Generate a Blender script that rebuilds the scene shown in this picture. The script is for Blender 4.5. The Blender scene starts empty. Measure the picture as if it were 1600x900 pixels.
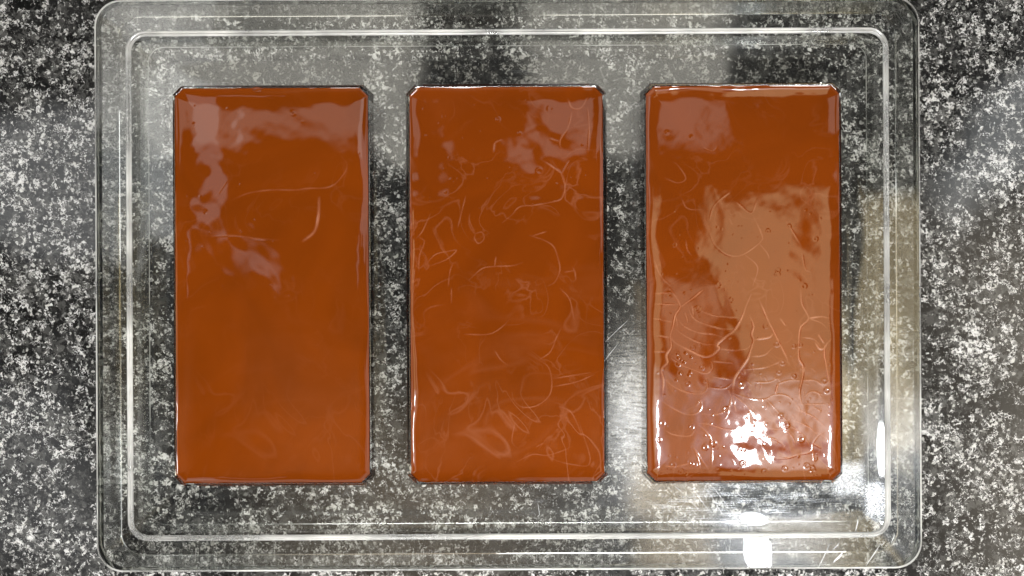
import bpy, bmesh, math, random
import numpy as np
from mathutils import Vector, Matrix
from mathutils.geometry import delaunay_2d_cdt

random.seed(7); rng = np.random.default_rng(7)
S = bpy.context.scene
COL = S.collection
MM = 0.001
PX = 0.2139 * MM            # one photograph pixel at the level of the mould's deck
DECK = 13.6 * MM            # deck height above the worktop
D = 0.260                   # camera above the deck

def W(px, py):              # photograph pixel -> point on the deck plane
    return ((px - 800) * PX, (450 - py) * PX)

# ------------------------------------------------------------------ camera
cam_d = bpy.data.cameras.new('camera'); cam = bpy.data.objects.new('camera', cam_d); COL.objects.link(cam)
cam.location = (0, 0, DECK + D); cam.rotation_euler = (0, 0, 0)
cam_d.sensor_width = 36; cam_d.lens = 36 * D / (1600 * PX)
cam_d.clip_start = 0.01; cam_d.clip_end = 50
S.camera = cam

# ------------------------------------------------------------------ render / view
S.render.engine = 'CYCLES'
S.view_settings.view_transform = 'Standard'; S.view_settings.look = 'None'
S.view_settings.exposure = 0.38; S.view_settings.gamma = 1; S.view_settings.use_curve_mapping = False
c = S.cycles
c.use_denoising = True
c.max_bounces = 20; c.transmission_bounces = 20; c.glossy_bounces = 8; c.diffuse_bounces = 4; c.transparent_max_bounces = 16
c.sample_clamp_indirect = 6.0; c.caustics_refractive = True; c.caustics_reflective = True; c.blur_glossy = 0.3

# ------------------------------------------------------------------ room light
world = bpy.data.worlds.new('World'); S.world = world; world.use_nodes = True
bg = world.node_tree.nodes['Background']
bg.inputs[0].default_value = (1.0, 0.97, 0.92, 1); bg.inputs[1].default_value = 0.02

def lamp(name, loc, size, radiance, color=(1, 1, 1), aim=(0, 0, 0), shape='RECTANGLE', roll=0.0, soft=0.0, ragged=0.0):
    """a shaded area lamp; soft = width of its falling-off border, ragged = how uneven that border is"""
    l = bpy.data.lights.new(name, 'AREA'); l.shape = shape
    l.size = size[0]; l.size_y = size[1]
    area = size[0] * size[1] * (math.pi / 4 if shape in ('ELLIPSE', 'DISK') else 1)
    l.energy = radiance * area * math.pi; l.color = color
    if soft:
        l.use_nodes = True; nt = l.node_tree; em = nt.nodes['Emission']
        def mth(op, x, y=None, z=None):
            n = nt.nodes.new('ShaderNodeMath'); n.operation = op
            for i, v in enumerate((x, y, z)):
                if v is None: continue
                if hasattr(v, 'is_output'): nt.links.new(v, n.inputs[i])
                else: n.inputs[i].default_value = v
            return n.outputs[0]
        g = nt.nodes.new('ShaderNodeNewGeometry'); sp = nt.nodes.new('ShaderNodeSeparateXYZ'); nt.links.new(g.outputs['Parametric'], sp.inputs[0])
        nz = nt.nodes.new('ShaderNodeTexNoise'); nz.inputs['Scale'].default_value = 3.2; nz.inputs['Detail'].default_value = 2
        nt.links.new(g.outputs['Position'], nz.inputs['Vector'])
        w = mth('MULTIPLY', mth('SUBTRACT', nz.outputs[0], .5), ragged)
        dx = mth('MULTIPLY', mth('MINIMUM', sp.outputs[0], mth('SUBTRACT', 1.0, sp.outputs[0])), size[0])
        dy = mth('MULTIPLY', mth('MINIMUM', sp.outputs[1], mth('SUBTRACT', 1.0, sp.outputs[1])), size[1])
        d = mth('SUBTRACT', mth('ADD', mth('MINIMUM', dx, dy), w), max(ragged * .25, 0.0))
        if shape == 'ELLIPSE':
            ex = mth('MULTIPLY', mth('SUBTRACT', sp.outputs[0], .5), 2.0); ey = mth('MULTIPLY', mth('SUBTRACT', sp.outputs[1], .5), 2.0)
            d = mth('MULTIPLY', mth('SUBTRACT', 1.0, mth('SQRT', mth('ADD', mth('MULTIPLY', ex, ex), mth('MULTIPLY', ey, ey)))), size[0] / 2)
        mr = nt.nodes.new('ShaderNodeMapRange'); mr.interpolation_type = 'SMOOTHSTEP'
        nt.links.new(d, mr.inputs[0]); mr.inputs[1].default_value = 0; mr.inputs[2].default_value = soft
        nt.links.new(mr.outputs[0], em.inputs['Strength'])
    o = bpy.data.objects.new(name, l); COL.objects.link(o); o.location = loc
    d = (Vector(aim) - Vector(loc)).normalized()
    o.rotation_euler = d.to_track_quat('-Z', 'Y').to_euler()
    if roll: o.rotation_euler.rotate_axis('Z', roll)
    return o

ZC = 1.30                    # ceiling lights about 1.3 m above the worktop
def ceiling_lamp(name, x0, y0, x1, y1, radiance, color, shape='RECTANGLE', roll=0.0, drop=0.0, soft=.05, ragged=.25):
    K = 1 + (ZC - drop) / D
    a = W(x0, y0); b = W(x1, y1)
    cx, cy = (a[0] + b[0]) / 2 * K, (a[1] + b[1]) / 2 * K
    loc = (cx, cy, DECK + ZC - drop)
    return lamp(name, loc, (abs(b[0] - a[0]) * K, abs(b[1] - a[1]) * K), radiance, color, (cx, cy, 0), shape, roll, soft, ragged)

ceiling_lamp('ceiling_light_wide',   130, -420, 690, 318, 1.2, (1.0, 0.95, 0.85), soft=.06, ragged=.28)
ceiling_lamp('ceiling_light_middle', 745, -420, 1232, 312, 1.2, (1.0, 0.95, 0.85), drop=.01, soft=.06, ragged=.28)
ceiling_lamp('ceiling_light_side',  -380, 75, 465, 470, 1.15, (0.97, 0.99, 1.0), drop=.02, soft=.03, ragged=.35)
ceiling_lamp('ceiling_light_left',  -600, 430, 262, 1000, 0.65, (0.97, 0.99, 1.0), drop=.025, soft=.15, ragged=.4)
ceiling_lamp('ceiling_light_corner', 1330, 20, 2000, 290, 1.7, (0.95, 0.99, 1.0), roll=math.radians(40), drop=.03, soft=.08)
ceiling_lamp('warm_cabinet_light',  1055, 225, 1380, 800, 2.6, (1.0, 0.79, 0.44), roll=math.radians(5), drop=.04, soft=.05, ragged=.3)
ceiling_lamp('warm_cabinet_light_far', 1290, 130, 2100, 1250, 1.5, (1.0, 0.88, 0.70), drop=.05, soft=.40, ragged=.3)
ceiling_lamp('spot_light', 1142, 640, 1188, 728, 100.0, (0.93, 0.97, 1.0), 'ELLIPSE', drop=.2, soft=.012, ragged=0)
ceiling_lamp('spot_light_halo', 1030, 540, 1350, 800, 6.5, (0.95, 0.97, 1.0), drop=.12, soft=.14, ragged=.1)  # halo lamp added around the spot for the soft pale glare
ceiling_lamp('warm_wall_glow', 945, 400, 1150, 850, 2.0, (1.0, 0.80, 0.54), drop=.052, soft=.06, ragged=.12)
ceiling_lamp('lit_shirt_below', 255, 420, 1075, 1300, 0.6, (1.0, 0.74, 0.46), drop=.055, soft=.5, ragged=.3)
# the rest of the lit ceiling, beyond what the flat surfaces mirror
ceiling_lamp('ceiling_light_back',  -300, -1500, 1900, -450, .6, (1.0, 0.98, 0.94), drop=.06, soft=.2)
ceiling_lamp('ceiling_light_front', -300, 1250, 1900, 2300, .6, (1.0, 0.97, 0.92), drop=.06, soft=.2)
# unseen strip lamp added at the front to brighten the lower bar ends
lamp('added_front_fill', (.06, -.325, .41), (.50, .08), 36.0, (1.0, .98, .96), aim=(.05, -.12, 0))
# unseen fill lamps added on all sides for more light and ridge glints
lamp('side_fill_back',  (0.2, 1.9, 1.0), (2.6, 1.4), 0.7, (0.96, 0.98, 1.0))
lamp('side_fill_left',  (-1.9, -0.1, 1.0), (2.2, 1.4), 0.7, (1.0, 0.98, 0.95))
lamp('side_fill_right', (1.9, 0.0, 1.0), (2.2, 1.4), 0.7, (1.0, 0.93, 0.82))
lamp('side_fill_front', (-0.2, -1.9, 1.0), (2.6, 1.4), 0.7, (1.0, 0.97, 0.93))

# ------------------------------------------------------------------ node helpers
def material(name):
    m = bpy.data.materials.new(name); m.use_nodes = True
    nt = m.node_tree; nt.nodes.clear()
    return m, nt
def N(nt, t, **kw):
    n = nt.nodes.new(t)
    for k, v in kw.items():
        if k.startswith('i_'):
            n.inputs[k[2:].replace('_', ' ')].default_value = v
        else:
            setattr(n, k, v)
    return n
def L(nt, a, b): nt.links.new(a, b)
def ramp(nt, fac, stops, interp='LINEAR'):
    r = N(nt, 'ShaderNodeValToRGB'); r.color_ramp.interpolation = interp
    e = r.color_ramp.elements
    while len(e) < len(stops): e.new(0.5)
    for el, (p, v) in zip(e, stops):
        el.position = p; el.color = v if isinstance(v, tuple) else (v, v, v, 1)
    L(nt, fac, r.inputs[0]); return r.outputs[0]
def mixc(nt, fac, a, b, mode='MIX'):
    m = N(nt, 'ShaderNodeMix', data_type='RGBA', blend_type=mode)
    for sock, v in ((m.inputs[0], fac), (m.inputs[6], a), (m.inputs[7], b)):
        if hasattr(v, 'is_output'): L(nt, v, sock)
        else: sock.default_value = v
    return m.outputs[2]
def math_(nt, op, a, b=None, clamp=False):
    m = N(nt, 'ShaderNodeMath', operation=op, use_clamp=clamp)
    for i, v in enumerate((a, b)):
        if v is None: continue
        if hasattr(v, 'is_output'): L(nt, v, m.inputs[i])
        else: m.inputs[i].default_value = v
    return m.outputs[0]

# ------------------------------------------------------------------ materials
def granite():
    m, nt = material('polished_granite')
    tc = N(nt, 'ShaderNodeTexCoord')
    mp = N(nt, 'ShaderNodeMapping'); mp.inputs['Scale'].default_value = (1000, 1000, 1000)
    mp.inputs['Rotation'].default_value = (0, 0, 0.5)
    L(nt, tc.outputs['Object'], mp.inputs[0]); P = mp.outputs[0]
    def warp(scale, amt, det=3):
        nz = N(nt, 'ShaderNodeTexNoise', i_Scale=scale, i_Detail=det, i_Roughness=0.6)
        L(nt, P, nz.inputs['Vector'])
        s = N(nt, 'ShaderNodeVectorMath', operation='SUBTRACT'); s.inputs[1].default_value = (.5, .5, .5)
        L(nt, nz.outputs['Color'], s.inputs[0])
        k = N(nt, 'ShaderNodeVectorMath', operation='SCALE'); k.inputs['Scale'].default_value = amt
        L(nt, s.outputs[0], k.inputs[0])
        a = N(nt, 'ShaderNodeVectorMath', operation='ADD'); L(nt, P, a.inputs[0]); L(nt, k.outputs[0], a.inputs[1])
        return a.outputs[0]
    def vor(vec, scale, **kw):
        v = N(nt, 'ShaderNodeTexVoronoi', i_Scale=scale, **kw); L(nt, vec, v.inputs['Vector']); return v
    w1 = warp(0.30, 4.0); w2 = warp(0.9, 1.8, 3)
    big = vor(w1, 0.20); mid = vor(w2, 0.42); small = vor(w2, 1.1)
    def val(v):
        q = N(nt, 'ShaderNodeSeparateColor'); L(nt, v.outputs['Color'], q.inputs[0]); return q
    sb, sm, ss = val(big), val(mid), val(small)
    def noise(vec, scale, det, rough, dist=0.0):
        n = N(nt, 'ShaderNodeTexNoise', i_Scale=scale, i_Detail=det, i_Roughness=rough, i_Distortion=dist); L(nt, vec, n.inputs['Vector']); return n.outputs[0]
    cl = noise(P, 0.055, 3.0, .6)
    thr = math_(nt, 'MULTIPLY', math_(nt, 'SUBTRACT', cl, .5), 0.9)
    gr = noise(w2, 1.4, 4.0, .7)
    dark = ramp(nt, math_(nt, 'ADD', math_(nt, 'MULTIPLY', sb.outputs[0], .6), math_(nt, 'MULTIPLY', sm.outputs[0], .4)),
                [(.15, (.005, .005, .005, 1)), (.45, (.011, .011, .011, 1)), (.7, (.028, .028, .027, 1)), (.95, (.065, .065, .062, 1))])
    dark = mixc(nt, .55, dark, ramp(nt, gr, [(.3, .25), (.7, 1.0)]), 'MULTIPLY')
    # wispy mid-grey feldspar
    fa = noise(w1, .42, 6.0, .66, .8)
    m1 = ramp(nt, math_(nt, 'ADD', fa, math_(nt, 'MULTIPLY', thr, .35)), [(.50, 0.0), (.66, 1.0)])
    col = mixc(nt, math_(nt, 'MULTIPLY', m1, .8), dark, (.080, .080, .077, 1))
    # pale flecks, jagged and streaky
    fn = noise(w2, .72, 5.0, .70, 1.4)
    f2 = math_(nt, 'ADD', math_(nt, 'ADD', math_(nt, 'MULTIPLY', sm.outputs[2], .16), fn), math_(nt, 'MULTIPLY', thr, .32))
    m2 = ramp(nt, f2, [(.650, 0.0), (.702, 1.0)])
    tint = mixc(nt, gr, (.26, .26, .26, 1), (.66, .66, .645, 1))
    col = mixc(nt, m2, col, tint)
    # tiny sparkles and black mica
    m3 = ramp(nt, math_(nt, 'ADD', ss.outputs[1], math_(nt, 'MULTIPLY', thr, .4)), [(.91, 0.0), (.97, 1.0)])
    col = mixc(nt, math_(nt, 'MULTIPLY', m3, .7), col, (.42, .42, .40, 1))
    m4 = ramp(nt, ss.outputs[2], [(.78, 0.0), (.88, 1.0)])
    col = mixc(nt, math_(nt, 'MULTIPLY', m4, .7), col, (.012, .012, .012, 1))
    b = N(nt, 'ShaderNodeBsdfPrincipled', i_Roughness=.08, i_IOR=1.62)
    rn = N(nt, 'ShaderNodeTexNoise', i_Scale=.05, i_Detail=4.0); L(nt, P, rn.inputs['Vector'])
    L(nt, ramp(nt, rn.outputs[0], [(.35, .04), (.7, .10)]), b.inputs['Roughness'])
    L(nt, col, b.inputs['Base Color'])
    bp = N(nt, 'ShaderNodeBump', i_Strength=.06, i_Distance=.00005); L(nt, fn, bp.inputs['Height'])
    L(nt, bp.outputs[0], b.inputs['Normal'])
    o = N(nt, 'ShaderNodeOutputMaterial'); L(nt, b.outputs[0], o.inputs[0])
    return m

def plastic(name, haze=.012, edge_shine=0.0, thin=False):
    """clear polycarbonate with fine wiping scratches"""
    m, nt = material(name)
    tc = N(nt, 'ShaderNodeTexCoord')
    def scr(rot, sc, thr):
        mp = N(nt, 'ShaderNodeMapping'); mp.inputs['Rotation'].default_value = (0, 0, rot); mp.inputs['Scale'].default_value = sc
        L(nt, tc.outputs['Object'], mp.inputs[0])
        nz = N(nt, 'ShaderNodeTexNoise', i_Scale=1.0, i_Detail=3.0); L(nt, mp.outputs[0], nz.inputs['Vector'])
        return ramp(nt, nz.outputs[0], [(thr, 0.0), (thr + .06, 1.0)])
    s = math_(nt, 'MAXIMUM', scr(1.05, (60, 2600, 1), .66), scr(-.35, (50, 2200, 1), .68))
    s = math_(nt, 'MAXIMUM', s, scr(1.5, (70, 2800, 1), .67))
    fac = math_(nt, 'ADD', math_(nt, 'MULTIPLY', s, .11), haze, True)
    # rubbed areas: long wiping strokes in the gap between two cavities, a frosted thumb-sized corner
    sx = N(nt, 'ShaderNodeSeparateXYZ'); L(nt, tc.outputs['Object'], sx.inputs[0])
    def patch(px, py, rx, ry, power):
        ax = math_(nt, 'DIVIDE', math_(nt, 'SUBTRACT', sx.outputs[0], (px - 794) * PX), rx * PX)
        ay = math_(nt, 'DIVIDE', math_(nt, 'SUBTRACT', sx.outputs[1], (444 - py) * PX), ry * PX)
        q = math_(nt, 'ADD', math_(nt, 'POWER', math_(nt, 'ABSOLUTE', ax), power), math_(nt, 'POWER', math_(nt, 'ABSOLUTE', ay), power))
        return math_(nt, 'POWER', 2.718, math_(nt, 'MULTIPLY', q, -1))
    st = math_(nt, 'ADD', scr(1.52, (160, 3600, 1), .45), .35)
    w1 = math_(nt, 'MULTIPLY', math_(nt, 'MULTIPLY', patch(982, 640, 34, 95, 2), st), .26)
    sp = N(nt, 'ShaderNodeTexNoise', i_Scale=2200.0, i_Detail=2.0); L(nt, tc.outputs['Object'], sp.inputs['Vector'])
    fr = ramp(nt, sp.outputs[0], [(.45, .15), (.62, 1.0)])
    w2 = math_(nt, 'MULTIPLY', math_(nt, 'MULTIPLY', math_(nt, 'ADD', patch(1325, 752, 24, 26, 6), patch(1367, 785, 16, 27, 6), True), fr), .5)
    w3 = math_(nt, 'MULTIPLY', math_(nt, 'MULTIPLY', patch(1160, 790, 160, 40, 2), scr(-.75, (90, 2600, 1), .56)), .25)
    fac = math_(nt, 'ADD', fac, math_(nt, 'MAXIMUM', math_(nt, 'MAXIMUM', w1, w2), w3), True)
    g = N(nt, 'ShaderNodeBsdfGlass', i_IOR=1.58, i_Roughness=0.0); g.inputs['Color'].default_value = (.985, .99, .98, 1)
    if thin:                  # flat sheet: no visible bending of light, only its two-sided mirror sheen
        geo = N(nt, 'ShaderNodeNewGeometry')
        dt = N(nt, 'ShaderNodeVectorMath', operation='DOT_PRODUCT'); L(nt, geo.outputs['Incoming'], dt.inputs[0]); L(nt, geo.outputs['Normal'], dt.inputs[1])
        cs = math_(nt, 'SUBTRACT', 1.0, math_(nt, 'ABSOLUTE', dt.outputs['Value']), True)
        fr_ = math_(nt, 'ADD', math_(nt, 'MULTIPLY', math_(nt, 'POWER', cs, 5.0), .95), .0505, True)
        t_ = N(nt, 'ShaderNodeBsdfTransparent'); t_.inputs[0].default_value = (.985, .99, .98, 1)
        g_ = N(nt, 'ShaderNodeBsdfGlossy', i_Roughness=0.0)
        g = N(nt, 'ShaderNodeMixShader'); L(nt, fr_, g.inputs[0]); L(nt, t_.outputs[0], g.inputs[1]); L(nt, g_.outputs[0], g.inputs[2])
    r = N(nt, 'ShaderNodeBsdfGlossy', i_Roughness=.26); r.inputs['Color'].default_value = (.8, .85, .92, 1)
    mx = N(nt, 'ShaderNodeMixShader'); L(nt, fac, mx.inputs[0]); L(nt, g.outputs[0], mx.inputs[1]); L(nt, r.outputs[0], mx.inputs[2])
    out = mx.outputs[0]
    if edge_shine:  # white mixed into the plastic stands in for light caught along its edges
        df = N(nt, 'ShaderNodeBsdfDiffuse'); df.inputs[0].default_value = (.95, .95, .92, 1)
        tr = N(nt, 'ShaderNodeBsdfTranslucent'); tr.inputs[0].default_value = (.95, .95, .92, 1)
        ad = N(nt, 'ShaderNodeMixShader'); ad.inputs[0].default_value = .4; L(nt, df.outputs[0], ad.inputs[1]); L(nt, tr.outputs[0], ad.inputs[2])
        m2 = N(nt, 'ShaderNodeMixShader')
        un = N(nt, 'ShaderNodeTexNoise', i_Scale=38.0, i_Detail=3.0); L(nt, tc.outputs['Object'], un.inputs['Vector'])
        L(nt, ramp(nt, un.outputs[0], [(.38, edge_shine * .35), (.62, min(1, edge_shine * 1.35))]), m2.inputs[0])
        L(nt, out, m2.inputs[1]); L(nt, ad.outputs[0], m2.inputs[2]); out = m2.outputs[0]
    o = N(nt, 'ShaderNodeOutputMaterial'); L(nt, out, o.inputs[0])
    return m

def chocolate(name, base, gloss=.025, wisps=.06):
    m, nt = material(name)
    tc = N(nt, 'ShaderNodeTexCoord')
    nz = N(nt, 'ShaderNodeTexNoise', i_Scale=22.0, i_Detail=3.0, i_Distortion=1.2); L(nt, tc.outputs['Object'], nz.inputs['Vector'])
    dk = tuple(v * .86 for v in base) + (1,); lt = tuple(v * 1.10 for v in base) + (1,)
    col = mixc(nt, ramp(nt, nz.outputs[0], [(.30, 0.0), (.62, 1.0)]), dk, lt)
    # cocoa butter drawn out into pale threads
    at = N(nt, 'ShaderNodeAttribute', attribute_name='streak')
    col = mixc(nt, math_(nt, 'MULTIPLY', at.outputs['Fac'], .58), col, (.40, .17, .095, 1))
    def wisp(scale, width, seed):
        mp = N(nt, 'ShaderNodeMapping'); mp.inputs['Location'].default_value = (seed, seed * .7, 0); L(nt, tc.outputs['Object'], mp.inputs[0])
        n1 = N(nt, 'ShaderNodeTexNoise', i_Scale=scale, i_Detail=2.5, i_Distortion=1.6); L(nt, mp.outputs[0], n1.inputs['Vector'])
        n2 = N(nt, 'ShaderNodeTexNoise', i_Scale=scale * .8, i_Detail=2.0); L(nt, mp.outputs[0], n2.inputs['Vector'])
        line = ramp(nt, math_(nt, 'ABSOLUTE', math_(nt, 'SUBTRACT', n1.outputs[0], .5)), [(0, 1.0), (width, 0.0)])
        return math_(nt, 'MULTIPLY', line, ramp(nt, n2.outputs[0], [(.46, 0.0), (.66, 1.0)]))
    wv = math_(nt, 'MAXIMUM', wisp(32, .016, .3), math_(nt, 'MULTIPLY', wisp(58, .03, 1.7), .7))
    wv = math_(nt, 'MAXIMUM', wv, math_(nt, 'MULTIPLY', wisp(20, .05, 3.1), .22))
    col = mixc(nt, math_(nt, 'MULTIPLY', wv, wisps), col, (.42, .19, .11, 1))
    b = N(nt, 'ShaderNodeBsdfPrincipled', i_Roughness=gloss, i_IOR=1.46)
    L(nt, col, b.inputs['Base Color'])
    b.inputs['Subsurface Weight'].default_value = 0.0
    o = N(nt, 'ShaderNodeOutputMaterial'); L(nt, b.outputs[0], o.inputs[0])
    return m

M_GRAN = granite()
M_CLEAR = plastic('clear_polycarbonate')
M_FOOT = plastic('painted_foot_shine', .04, .30, True)  # pale colour paints the faint reflected line along each foot
M_SHEET = plastic('clear_polycarbonate_sheet', thin=True)
M_EDGE = plastic('polycarbonate_painted_edge_shine', .05, .48)  # bright light-piped lines of ridge and lip, painted in as white
M_CH = [chocolate('milk_chocolate_smooth', (.121, .0225, .0010), .025, .04),
        chocolate('milk_chocolate_swirled', (.121, .0222, .0012), .025, .17),
        chocolate('milk_chocolate_wrinkled', (.122, .0228, .0014), .035, .10)]

# ------------------------------------------------------------------ worktop
bm = bmesh.new()
bmesh.ops.create_cube(bm, size=1)
for v in bm.verts:
    v.co = Vector((v.co.x * .9, v.co.y * .62, v.co.z * .03 - .015))
me = bpy.data.meshes.new('worktop'); bm.to_mesh(me); bm.free()
wt = bpy.data.objects.new('worktop', me); COL.objects.link(wt); me.materials.append(M_GRAN)
wt['kind'] = 'structure'; wt['label'] = 'polished black granite worktop with grey and white flecks'

# ------------------------------------------------------------------ mould
ROT = math.radians(0.28)
CX, CY = W(794, 444)
mould = bpy.data.objects.new('chocolate_mould', None); COL.objects.link(mould)
mould.location = (CX, CY, 0); mould.rotation_euler = (0, 0, ROT)
mould['label'] = 'clear rigid plastic chocolate mould with three filled bar cavities on granite'
mould['category'] = 'chocolate mould'

NSEG = 10
def ring(hx, hy, r, z):
    pts = []
    for (sx, sy, a0) in ((1, 1, 0), (-1, 1, 90), (-1, -1, 180), (1, -1, 270)):
        for k in range(NSEG + 1):
            a = math.radians(a0 + 90 * k / NSEG)
            pts.append((sx * (hx - r) + r * math.cos(a), sy * (hy - r) + r * math.sin(a), z))
    return pts
def octa(cx, hx, hy, ch, z):
    return [(cx + hx, -hy + ch, z), (cx + hx, hy - ch, z), (cx + hx - ch, hy, z), (cx - hx + ch, hy, z),
            (cx - hx, hy - ch, z), (cx - hx, -hy + ch, z), (cx - hx + ch, -hy, z), (cx + hx - ch, -hy, z)]

bm = bmesh.new()
part = bm.faces.layers.int.new('part')
PARTS = ['deck', 'ridge', 'border', 'skirt', 'inner_wall', 'cavity', 'cavity', 'cavity', 'lip', 'foot', 'foot']
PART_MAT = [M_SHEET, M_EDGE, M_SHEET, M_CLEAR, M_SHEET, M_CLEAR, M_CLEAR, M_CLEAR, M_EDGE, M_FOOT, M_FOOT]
def add_loop(pts): return [bm.verts.new((p[0] * MM, p[1] * MM, DECK + p[2] * MM)) for p in pts]
def bridge(a, b, pid, smooth=True):
    n = len(a)
    for i in range(n):
        f = bm.faces.new((a[i], a[(i + 1) % n], b[(i + 1) % n], b[i])); f[part] = pid; f.smooth = smooth
HX, HY = 126.2, 84.1         # centre line of the ridge
OX, OY = 137.4, 95.6         # outer edge
BOT = -DECK / MM + .05
prof = []                     # (hx, hy, r, z, part of the strip that leads to it)
LC = 10.0
for k in range(7):
    u = k / 6
    ins = .9 + LC * (1 - u)
    prof.append((HX - ins, HY - ins, max(1.0, 6.0 - ins), .11 * LC / 2 * u * u, 0))
z0 = .11 * LC / 2
for k in range(1, 12):        # double-beaded ridge
    a = math.pi * k / 12
    off = -.9 * math.cos(a)
    prof.append((HX + off, HY + off, 6 + off, z0 + .85 * math.sin(a) ** .7 - .50 * math.exp(-((a - math.pi / 2) / .30) ** 2) + .10 * k / 12, 1))
prof.append((HX + .95, HY + .95, 6.95, z0 + .1, 1))
for k in range(1, 5):
    u = k / 4; off = .95 + u * (OX - HX - .95 - .75)
    prof.append((HX + off, HY + off, 6 + off * .25, z0 + .1 + .83 * u, 2))
zt = z0 + .93
for k in range(1, 5):         # rounded outer lip
    a = math.pi / 2 * k / 4
    off = (OX - HX) - .75 + .75 * math.sin(a)
    prof.append((HX + off, HY + off, 6 + off * .25, zt - .75 * (1 - math.cos(a)), 8))
prof.append((OX + .1, OY + .1, 8.9, BOT, 3))
prof.append((OX - .85, OY - .85, 7.95, BOT, 3))
prof.append((OX - 1.2, OY - 1.2, 7.6, BOT + .05, 9))
prof.append((OX - 1.4, OY - 1.4, 7.4, zt - 2.4, 3))
prof.append((HX + 1.0, HY + 1.0, 7.0, z0 - 1.8, 2))
prof.append((HX + .85, HY + .85, 6.8, BOT + 1.2, 4))
prof.append((HX - .40, HY - .40, 5.55, BOT + 1.2, 4))
prof.append((HX - .75, HY - .75, 5.2, BOT + 1.25, 10))
prof.append((HX - 1.0, HY - 1.0, 5.0, -2.3, 4))
loops = [add_loop(ring(*p[:4])) for p in prof]
for i in range(1, len(loops)):
    bridge(loops[i - 1], loops[i], prof[i][4])

# cavities
BARX = [(425 - 794) * PX / MM, (792 - 794) * PX / MM, (1161.5 - 794) * PX / MM]
BHX, BHY, CH = 32.25, 65.9, 2.7
tops, unders = [], []
for k, bx in enumerate(BARX):
    pid = 5 + k
    lip = []
    for q in range(6):
        t = math.pi / 2 * q / 5
        lip.append(add_loop(octa(bx, BHX + .65 * (1 - math.sin(t)), BHY + .65 * (1 - math.sin(t)), CH, -.65 * (1 - math.cos(t)))))
    a = lip[0]
    d = add_loop(octa(bx, BHX - 1.5, BHY - 1.5, CH, -9))
    for p_, q_ in zip(lip[:-1], lip[1:]): bridge(p_, q_, pid, True)
    bridge(lip[-1], d, pid, False)
    f = bm.faces.new(d); f[part] = pid
    e = add_loop(octa(bx, BHX + 1.6, BHY + 1.6, CH + .6, -2.3))
    g = add_loop(octa(bx, BHX + .2, BHY + .2, CH + .6, -10.8))
    bridge(e, g, pid, False); f = bm.faces.new(g); f[part] = pid
    tops.append(a); unders.append(e)
def plate(outer, holes):
    vs = list(outer); edges = []; n = len(outer)
    edges += [(i, (i + 1) % n) for i in range(n)]
    for h in holes:
        o = len(vs); vs += h; m = len(h); edges += [(o + i, o + (i + 1) % m) for i in range(m)]
    co = [Vector((v.co.x * 100, v.co.y * 100)) for v in vs]
    out = delaunay_2d_cdt(co, edges, [], 2, 1e-7)
    idx = [o[0] for o in out[3]]
    hp = [[(v.co.x, v.co.y) for v in h] for h in holes]
    for t in out[2]:
        mx = sum(vs[idx[i]].co.x for i in t) / 3; my = sum(vs[idx[i]].co.y for i in t) / 3
        if any(min(p[0] for p in h) < mx < max(p[0] for p in h) and min(p[1] for p in h) < my < max(p[1] for p in h) and
               all(any(idx[i] == vs.index(v) for v in hv) for i in t)
               for h, hv in zip(hp, holes)): continue
        f = bm.faces.new([vs[idx[i]] for i in t]); f[part] = 0; f.smooth = False
plate(loops[0], tops); plate(loops[-1], unders)
bmesh.ops.recalc_face_normals(bm, faces=bm.faces[:])
print('open edges', sum(1 for e in bm.edges if len(e.link_faces) != 2))
for pid, nm in enumerate(PARTS):
    vmap = {}; vl = []; fl = []; sm = []
    for f in bm.faces:
        if f[part] != pid: continue
        ids = []
        for v in f.verts:
            if v not in vmap: vmap[v] = len(vl); vl.append(v.co[:])
            ids.append(vmap[v])
        fl.append(ids); sm.append(f.smooth)
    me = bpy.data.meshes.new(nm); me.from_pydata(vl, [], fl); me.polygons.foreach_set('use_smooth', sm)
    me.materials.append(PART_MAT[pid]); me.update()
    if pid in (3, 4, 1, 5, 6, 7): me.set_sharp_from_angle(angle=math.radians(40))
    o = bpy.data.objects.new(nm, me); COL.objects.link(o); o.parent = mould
bm.free()

# ------------------------------------------------------------------ chocolate
def smooth_noise(nx, ny, step, wl, amp, seed):
    """band-limited noise on the bar's grid, wavelength in mm, by random plane waves"""
    r = np.random.default_rng(seed)
    X, Y = np.meshgrid(np.arange(nx) * step, np.arange(ny) * step, indexing='ij')
    z = np.zeros((nx, ny))
    for k in range(26):
        a = r.uniform(0, 2 * math.pi); f = 2 * math.pi / (wl * r.uniform(.75, 1.6)); p = r.uniform(0, 6.28)
        z += np.sin((X * math.cos(a) + Y * math.sin(a)) * f + p)
    return z * amp / math.sqrt(13)

def spline(pts, n=10):
    P = [np.array(p, float) for p in pts]
    if len(P) < 3:
        return [P[0] + (P[-1] - P[0]) * t for t in np.linspace(0, 1, n)]
    Q = [2 * P[0] - P[1]] + P + [2 * P[-1] - P[-2]]
    out = []
    for i in range(1, len(Q) - 2):
        p0, p1, p2, p3 = Q[i - 1:i + 3]
        for t in np.linspace(0, 1, n, endpoint=False):
            out.append(.5 * (2 * p1 + (p2 - p0) * t + (2 * p0 - 5 * p1 + 4 * p2 - p3) * t * t + (3 * p1 - p0 - 3 * p2 + p3) * t ** 3))
    out.append(P[-1]); return out

def tr(pts, ox, oy, k): return [(ox + u / k, oy + v / k) for u, v in pts]

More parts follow.
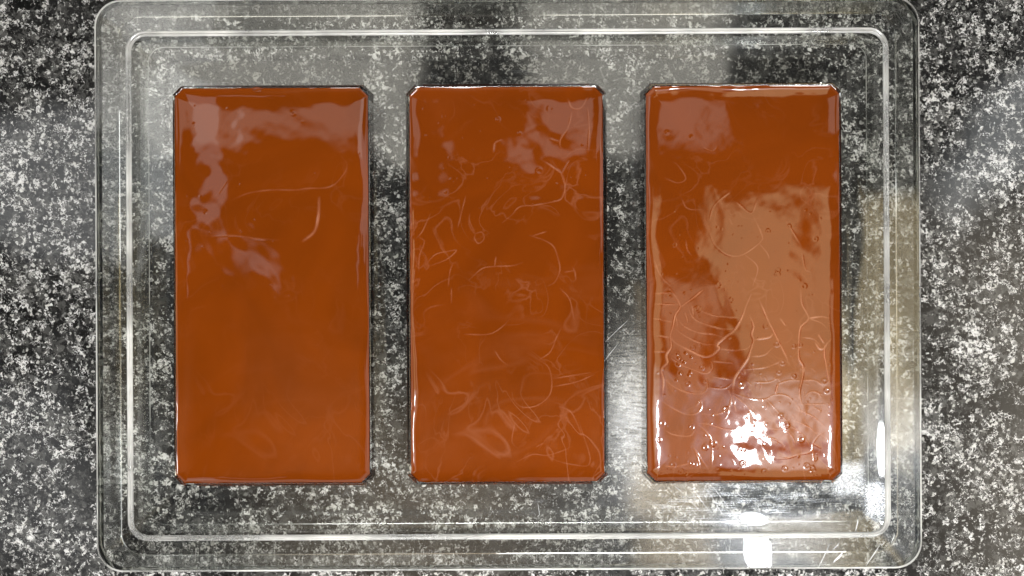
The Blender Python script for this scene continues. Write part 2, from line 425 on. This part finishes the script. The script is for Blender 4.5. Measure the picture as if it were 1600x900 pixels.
# ridges in the skin of each bar, in photograph pixels: (points, width mm, height mm)
R1 = []
for p, w, h in [
    ([(370,745),(480,700),(620,680),(780,680),(860,670),(1000,660),(1080,590),(1110,520),(1070,460)], .9, .018),
    ([(280,710),(320,650),(340,620)], .6, .012)]:
    R1.append((tr(p, 270, 130, 4.09), w, h))
R1.append((tr([(1490,605),(1560,545),(1585,450),(1590,330)], 100, 225, 4), 1.5, .05))
R1.append((tr([(900,580),(1060,570),(1200,590),(1340,600)], 100, 225, 4), 1.0, .012))
R2 = []
for p in [
    [(600,590),(640,540),(690,430)], [(615,800),(620,700),(650,610),(610,580)], [(860,520),(880,440),(910,320)],
    [(1140,490),(1200,440),(1250,390),(1350,380),(1450,360),(1510,340),(1530,270),(1510,190),(1450,100)], [(1510,190),(1560,100)],
    [(1310,570),(1400,600),(1460,640),(1490,720),(1500,790),(1470,860),(1420,890)], [(1320,575),(1420,545)],
    [(930,850),(1010,780),(1080,765),(1200,760),(1270,740)], [(1090,770),(1100,700)], [(800,890),(810,800),(830,740)],
    [(660,750),(720,690),(800,670),(850,665),(790,720),(690,760)], [(970,560),(1010,550),(1025,590),(990,620),(965,590),(970,560)],
    [(1580,770),(1595,800),(1600,850)], [(1530,800),(1600,790)]]:
    R2.append((tr(p, 500, 225, 4), .7, .028))
for p in [
    [(1500,0),(1560,70),(1590,200)], [(1370,450),(1440,400),(1480,310),(1510,250)],
    [(1370,450),(1430,500),(1450,600),(1430,680),(1350,740),(1260,745),(1210,700),(1200,650)],
    [(1450,620),(1600,590),(1720,540)], [(1450,570),(1600,545),(1700,530)], [(1490,740),(1560,770),(1600,830),(1640,930)],
    [(900,290),(1050,290),(1130,250),(1180,200)], [(820,0),(820,100)], [(1090,390),(1130,450),(1180,490)]]:
    R2.append((tr(p, 500, 450, 4), .7, .024))
for p in [
    [(30,190),(130,145),(220,150),(320,120),(380,90)], [(220,155),(300,190),(400,210),(470,215),(490,180),(480,120),(440,0),(420,-70)],
    [(150,100),(200,70)], [(20,-60),(0,60),(40,110)]]:
    R2.append((tr(p, 800, 675, 4), .6, .022))
for p in [[(1060,100),(1090,160),(1150,160),(1195,90)], [(1195,160),(1205,300),(1195,460)], [(1090,190),(1060,300),(1010,380),(1020,460)],
          [(940,370),(1010,390)], [(560,460),(570,400),(620,370)], [(880,510),(960,560),(1030,620),(1040,720),(1000,790)]]:
    R2.append((tr(p, 640, 130, 4.287), .8, .03))
R3 = []
for p in [
    [(585,0),(630,60),(655,120),(625,170),(610,240),(595,300),(598,370),(570,420),(575,470),(540,510),(550,580),(545,680)],
    [(655,120),(700,90),(740,60),(800,10)],
    [(1100,40),(1070,110),(1040,190),(1000,260),(940,310),(890,355),(900,380),(860,420),(800,430),(720,395),(650,360),(610,330),(598,300)],
    [(1090,170),(1115,240),(1105,290),(1115,330),(1100,380),(1080,440),(1040,500),(1000,560),(990,600),(990,660)],
    [(1150,70),(1200,190),(1240,270),(1280,350),(1320,430),(1340,490)],
    [(1410,0),(1420,100),(1460,190),(1410,250),(1400,340),(1400,440),(1425,490),(1420,580),(1405,640),(1415,720),(1450,750)],
    [(1600,320),(1560,380),(1570,480),(1590,600)], [(1240,285),(1210,310),(1120,325)], [(1280,190),(1320,240)],
    [(1270,600),(1250,670)], [(1460,190),(1540,180),(1590,190)], [(1500,340),(1530,380),(1560,380)], [(1520,290),(1560,350)]]:
    R3.append((tr(p, 900, 450, 4), .85, .055))
for p in [
    [(610,215),(480,190)], [(600,310),(490,300)], [(565,400),(480,400)], [(655,105),(480,100)], [(600,30),(480,35)],
    [(640,190),(680,240),(770,280),(860,290),(930,310)], [(600,440),(660,480),(740,515),(820,535),(860,500),(850,455)],
    [(545,560),(600,610),(680,650),(780,665),(825,630),(820,560)], [(525,700),(600,750),(700,795),(770,780),(790,730),(775,690)],
    [(900,380),(980,390),(1060,385),(1110,350)], [(860,460),(990,470)], [(850,555),(980,575)], [(830,625),(930,630),(990,590)],
    [(1090,430),(1180,420),(1240,370)], [(1060,510),(1200,495),(1300,450)], [(1110,590),(1210,590),(1280,560)],
    [(780,790),(900,790),(970,730),(990,670)], [(990,660),(1080,690),(1180,700),(1250,670),(1330,680),(1400,750)],
    [(990,670),(1060,730),(1130,800)], [(1200,700),(1280,790),(1340,850)], [(1270,600),(1340,580),(1420,580)],
    [(1420,580),(1500,580),(1560,620)], [(1415,310),(1490,320),(1540,370)], [(1460,190),(1540,220),(1580,260)],
    [(1430,690),(1480,650),(1550,670)], [(1410,730),(1500,730),(1570,730)], [(700,110),(740,190),(820,230),(930,260),(1000,255)],
    [(760,110),(800,150),(900,180),(1030,190)], [(630,260),(700,310),(800,350),(880,355)], [(685,150),(705,220)], [(730,110),(740,180)], [(630,180),(640,250)]]:
    R3.append((tr(p, 900, 450, 4), .6, .034))
for p in [
    [(230,460),(320,470),(420,500),(520,510)], [(230,470),(290,520),(330,600),(330,780)], [(210,640),(260,720),(310,790)], [(200,630),(230,700),(250,790)],
    [(660,540),(740,560),(820,600),(860,660)], [(750,710),(860,705),(950,680),(1030,660),(1045,600),(1090,540),(1140,510)], [(1045,600),(1110,640)],
    [(880,480),(970,540),(1020,620)], [(740,500),(840,510),(900,560),(920,620)], [(910,440),(1000,480),(1060,520)], [(920,360),(1020,400),(1090,450),(1140,500)],
    [(480,280),(500,380)], [(470,270),(440,400),(400,440)], [(1040,640),(1055,740)], [(0,760),(80,765),(180,740)], [(0,510),(60,540),(170,550),(215,500)],
    [(220,340),(250,300),(260,350),(230,380)], [(950,30),(985,70),(960,180),(940,290)], [(590,360),(600,450)], [(345,600),(375,650)]]:
    R3.append((tr(p, 1040, 560, 4.5), .6, .045))
for p in [[(840,470),(860,400),(900,350),(980,290)], [(840,560),(880,640),(960,695),(1050,690),(1160,610),(1165,560),(1110,440)], [(1010,360),(1100,430),(1140,340)],
          [(560,210),(640,240),(690,210),(640,130),(610,110)], [(660,330),(700,400),(790,410)], [(1150,620),(1200,680),(1215,720)], [(1320,480),(1420,640)], [(1420,680),(1440,780),(1480,800)],
          [(690,600),(700,660),(730,700)], [(490,720),(530,820),(600,890)], [(1060,690),(1140,770),(1110,890)], [(960,460),(985,510)], [(890,10),(860,40),(800,20)]]:
    R3.append((tr(p, 900, 225, 4), .7, .026))
for k in range(70):           # short wrinkles towards the lower right
    x = random.uniform(1135, 1302); y = random.uniform(560, 735); a = random.gauss(1.25, .35); l = random.uniform(4, 13)
    R3.append(([(x, y), (x + math.cos(a) * l * .5 + random.uniform(-1, 1), y + math.sin(a) * l * .5), (x + math.cos(a) * l, y + math.sin(a) * l)], .5, random.uniform(.012, .032)))

def bar(k, name, label, ridges, waves, bubbles, rough_spots, mat, HK=2.0):
    """a poured bar: height-field skin with a meniscus climbing the cavity wall, closed by drafted sides and a bottom"""
    step = .21
    hx, hy, ch = BHX + .02, BHY + .02, CH     # reaches a hair into the wall it wets
    nx = int(round(2 * hx / step)) + 1; ny = int(round(2 * hy / step)) + 1
    xs = np.linspace(-hx, hx, nx); ys = np.linspace(-hy, hy, ny)
    X, Y = np.meshgrid(xs, ys, indexing='ij')
    sx, sy = xs[1] - xs[0], ys[1] - ys[0]
    # clip the corners of the grid onto the chamfer
    over = (np.abs(X) - hx) + (np.abs(Y) - hy) + ch
    m = over > 0
    X[m] -= np.sign(X[m]) * over[m] / 2; Y[m] -= np.sign(Y[m]) * over[m] / 2
    d = np.minimum(np.minimum(hx - np.abs(X), hy - np.abs(Y)), np.maximum(0, -((np.abs(X) - hx) + (np.abs(Y) - hy) + ch)) / math.sqrt(2))
    Z = -.98 + .74 * np.exp(-d / 2.1) * (1 + smooth_noise(nx, ny, step, 26, .14, 50 + k)) + .10 * np.exp(-d / .35)
    for j, (wl, amp) in enumerate(waves):
        Z += smooth_noise(nx, ny, step, wl, amp, 100 * k + j)
    def local(px, py):
        wx, wy = W(px, py); dx, dy = (wx - CX) / MM, (wy - CY) / MM
        cr, sr = math.cos(-ROT), math.sin(-ROT)
        return dx * cr - dy * sr - BARX[k], dx * sr + dy * cr
    for (px, py, rx, ry, wl, amp) in rough_spots:
        x, y = local(px, py)
        Z += smooth_noise(nx, ny, step, wl, amp, 900 + int(px)) * np.exp(-((X - x) / rx) ** 2 - ((Y - y) / ry) ** 2)
    def splat(x, y, rad, fn):
        i0, i1 = int((x - rad + hx) / sx), int((x + rad + hx) / sx) + 2
        j0, j1 = int((y - rad + hy) / sy), int((y + rad + hy) / sy) + 2
        i0, j0 = max(i0, 0), max(j0, 0)
        if i1 <= i0 or j1 <= j0: return None
        sl = (slice(i0, min(i1, nx)), slice(j0, min(j1, ny)))
        r = np.hypot(X[sl] - x, Y[sl] - y)
        return sl, fn(r)
    streak = np.zeros_like(Z)
    for pts, w, h in ridges:
        w = w * .54; R = np.zeros_like(Z); Q = spline([local(*p) for p in pts], 12); n = len(Q)
        # resample densely
        dense = []
        for a, b in zip(Q[:-1], Q[1:]):
            s = max(1, int(np.hypot(*(np.array(b) - np.array(a))) / .15))
            dense += [np.array(a) + (np.array(b) - np.array(a)) * t / s for t in range(s)]
        nd = len(dense); ph = 1.7 * len(ridges) + 3.1 * pts[0][0]; fq = .09 + .05 * ((pts[0][1] * 7.3) % 1)
        for i, q in enumerate(dense):
            u = i / max(1, nd - 1); tap = min(1, 4 * u + .15, 4 * (1 - u) + .15) * (.45 + .55 * math.sin(i * fq * .6 + ph) ** 2)
            o = splat(q[0], q[1], 2.2 * w, lambda r: HK * h * tap * np.exp(-(r / (w * .5)) ** 2))
            if o: R[o[0]] = np.maximum(R[o[0]], o[1])
        Z += R; streak = np.maximum(streak, R / (HK * .055))
    for (px, py, rad, h, hollow) in bubbles:
        x, y = local(px, py)
        if hollow: f = lambda r: h * np.exp(-((r - rad) / (rad * .38)) ** 2)
        else: f = lambda r: h * np.exp(-(r / (rad * .75)) ** 2)
        o = splat(x, y, 3 * rad, f)
        if o: Z[o[0]] += o[1]
    edge = (d < 1e-6)
    Z[edge] = np.minimum(Z[edge], -.10)
    V = np.stack([X, Y, Z], -1).reshape(-1, 3)
    idx = np.arange(nx * ny).reshape(nx, ny)
    F = np.stack([idx[:-1, :-1], idx[1:, :-1], idx[1:, 1:], idx[:-1, 1:]], -1).reshape(-1, 4).tolist()
    per = list(idx[:, 0]) + list(idx[-1, 1:]) + list(idx[-2::-1, -1]) + list(idx[0, -2:0:-1])
    nb = len(V); low = V[per].copy()
    low[:, 0] *= (hx - 1.42) / hx; low[:, 1] *= (hy - 1.42) / hy; low[:, 2] = -9.03
    V = np.vstack([V, low, [[0, 0, -9.03]]])
    n = len(per)
    for i in range(n):
        a, b = int(per[i]), int(per[(i + 1) % n])
        F.append([b, a, nb + i, nb + (i + 1) % n]); F.append([nb + (i + 1) % n, nb + i, nb + n])
    V = V * MM; V[:, 2] += DECK
    me = bpy.data.meshes.new(name); me.from_pydata(V.tolist(), [], F)
    me.polygons.foreach_set('use_smooth', [True] * len(F)); me.update(); me.set_sharp_from_angle(angle=math.radians(50))
    at = me.attributes.new('streak', 'FLOAT', 'POINT'); at.data.foreach_set('value', np.concatenate([np.clip(streak, 0, 1).ravel(), np.zeros(len(V) - nx * ny)]).astype(np.float32))
    me.materials.append(mat)
    o = bpy.data.objects.new(name, me); COL.objects.link(o)
    o.matrix_world = Matrix.Translation((CX, CY, 0)) @ Matrix.Rotation(ROT, 4, 'Z') @ Matrix.Translation((BARX[k] * MM, 0, 0))
    o['label'] = label; o['category'] = 'chocolate bar'; o['group'] = 'chocolate bars in the mould'
    return o

b1 = [(458, 177, .55, .10, False), (455, 174, .5, -.12, False), (320, 331, .7, -.06, False), (302, 193, .6, -.03, False)] + \
     [(random.uniform(290, 565), random.uniform(150, 740), .3, .03, False) for _ in range(36)]
b2 = [(811, 207, .6, .09, False), (665, 211, .4, .08, False), (778, 185, .6, .05, True)] + \
     [(random.uniform(655, 930), random.uniform(150, 740), random.uniform(.22, .4), .035, False) for _ in range(70)] + \
     [(random.uniform(655, 930), random.uniform(150, 740), random.uniform(.6, 1.0), .02, True) for _ in range(14)]
b3 = [(1043, 206, .7, -.05, False), (1081, 213, .7, -.04, False)] + \
     [(random.uniform(1025, 1300), 745 - 420 * random.random() ** 1.6, random.uniform(.22, .42), .022, False) for _ in range(130)] + \
     [(random.uniform(1025, 1300), 740 - 400 * random.random() ** 1.5, random.uniform(.5, .85), .022, True) for _ in range(45)] + \
     [(random.uniform(1055, 1085), random.uniform(545, 600), random.uniform(.4, .6), .09, False) for _ in range(12)]
BARS = []
BARS.append(bar(0, 'chocolate_bar', 'smooth glossy milk chocolate bar with a plain surface, leftmost in the mould', R1,
    [(34, .018), (13, .010), (6, .0040), (3, .0006)], b1, [(330, 350, 9, 14, 9, .02), (330, 650, 7, 12, 7, .012)], M_CH[0], 1.0))
BARS.append(bar(1, 'chocolate_bar', 'glossy milk chocolate bar with faint pale swirls, middle of the mould', R2,
    [(30, .04), (12, .022), (6, .008), (3, .0015)], b2, [(900, 440, 9, 14, 5, .012)], M_CH[1], .9))
BARS.append(bar(2, 'chocolate_bar', 'wrinkled milk chocolate bar with veins, bubbles and white glare, rightmost in the mould', R3,
    [(34, .03), (13, .014), (5, .004), (2.5, .0008)], b3, [(1190, 690, 18, 12, 5, .010), (1240, 660, 12, 14, 2.6, .003), (1080, 600, 10, 18, 7, .012)], M_CH[2], .55))

# a smear of chocolate over the cavity's edge
me = bpy.data.meshes.new('drip'); bm = bmesh.new()
bmesh.ops.create_icosphere(bm, subdivisions=3, radius=1)
for v in bm.verts:
    n = v.co.copy(); w = 1 + .18 * math.sin(3 * n.x + 2) + .12 * math.sin(5 * n.y)
    v.co = Vector((n.x * 2.0 * MM * w, n.y * .75 * MM * w, n.z * .28 * MM))
for f in bm.faces: f.smooth = True
bm.to_mesh(me); bm.free(); me.materials.append(M_CH[0])
dr = bpy.data.objects.new('drip', me); COL.objects.link(dr); dr.parent = BARS[0]
p = W(402, 139); dr.matrix_world = Matrix.Translation((p[0], p[1], DECK - .00002))

# ------------------------------------------------------------------ wear on the mould
def deck_z(x, y):             # height of the mould's top at a mould-local point (mm), inside the ridge
    ins = min(HX - .9 - abs(x), HY - .9 - abs(y))
    u = max(0.0, 1 - ins / LC) if ins > 0 else 1
    if ins < -1.8: return z0 + .1 + .83 * min(1, (-ins - 1.85) / 9.5)
    return .11 * LC / 2 * u * u
m, nt = material('scratch_white')
df = N(nt, 'ShaderNodeBsdfDiffuse'); df.inputs[0].default_value = (.8, .82, .84, 1)
gl = N(nt, 'ShaderNodeBsdfGlossy', i_Roughness=.45)
ts = N(nt, 'ShaderNodeBsdfTransparent')
m1 = N(nt, 'ShaderNodeMixShader'); m1.inputs[0].default_value = .5; L(nt, df.outputs[0], m1.inputs[1]); L(nt, gl.outputs[0], m1.inputs[2])
m2 = N(nt, 'ShaderNodeMixShader'); m2.inputs[0].default_value = .5; L(nt, ts.outputs[0], m2.inputs[1]); L(nt, m1.outputs[0], m2.inputs[2])
L(nt, m2.outputs[0], N(nt, 'ShaderNodeOutputMaterial').inputs[0]); M_SCR = m
def mlocal(px, py):
    wx, wy = W(px, py); dx, dy = (wx - CX) / MM, (wy - CY) / MM
    cr, sr = math.cos(-ROT), math.sin(-ROT)
    return dx * cr - dy * sr, dx * sr + dy * cr
SCR = [((1010,335),(1075,385)), ((1105,415),(1170,490)), ((1115,340),(1250,515)), ((1215,350),(1340,555)), ((1250,335),(1390,520)), ((1370,360),(1480,430)), ((160,440),(175,530))]
SCR = [tr(p, 800, 675, 4) + [.13] for p in SCR]
SCR += [tr(p, 1200, 675, 4) + [w] for p, w in [(((380,690),(305,840)), .3), (((440,685),(395,735)), .35), (((460,740),(400,810)), .75), (((700,685),(600,830)), .3), (((725,680),(700,705)), .3), (((785,630),(765,690)), .35), (((560,540),(545,620)), .4)]]
SCR += [tr(p, 900, 450, 4) + [.14] for p in [((180,340),(330,195)), ((175,460),(260,350))]]
for p, q, w in SCR:
    a, b = Vector(mlocal(*p)), Vector(mlocal(*q)); d = (b - a); n = Vector((-d.y, d.x)).normalized() * w / 2
    vs = []
    for k in range(9):
        t = k / 8; c0 = a + d * t + n * .5 * math.sin(5 * t); ww = n * max(.12, math.sin(math.pi * t) ** .6)
        z = deck_z(c0.x, c0.y) + .012
        for sgn, dz in ((-1, 0), (0, .02), (1, 0)):
            e = c0 + ww * sgn; vs.append((e.x * MM, e.y * MM, DECK + (z + dz) * MM))
    fs = [(3 * k + j, 3 * k + j + 1, 3 * k + j + 4, 3 * k + j + 3) for k in range(8) for j in range(2)]
    me = bpy.data.meshes.new('scratch'); me.from_pydata(vs, [], fs); me.materials.append(M_SCR)
    o = bpy.data.objects.new('scratch', me); COL.objects.link(o); o.parent = mould
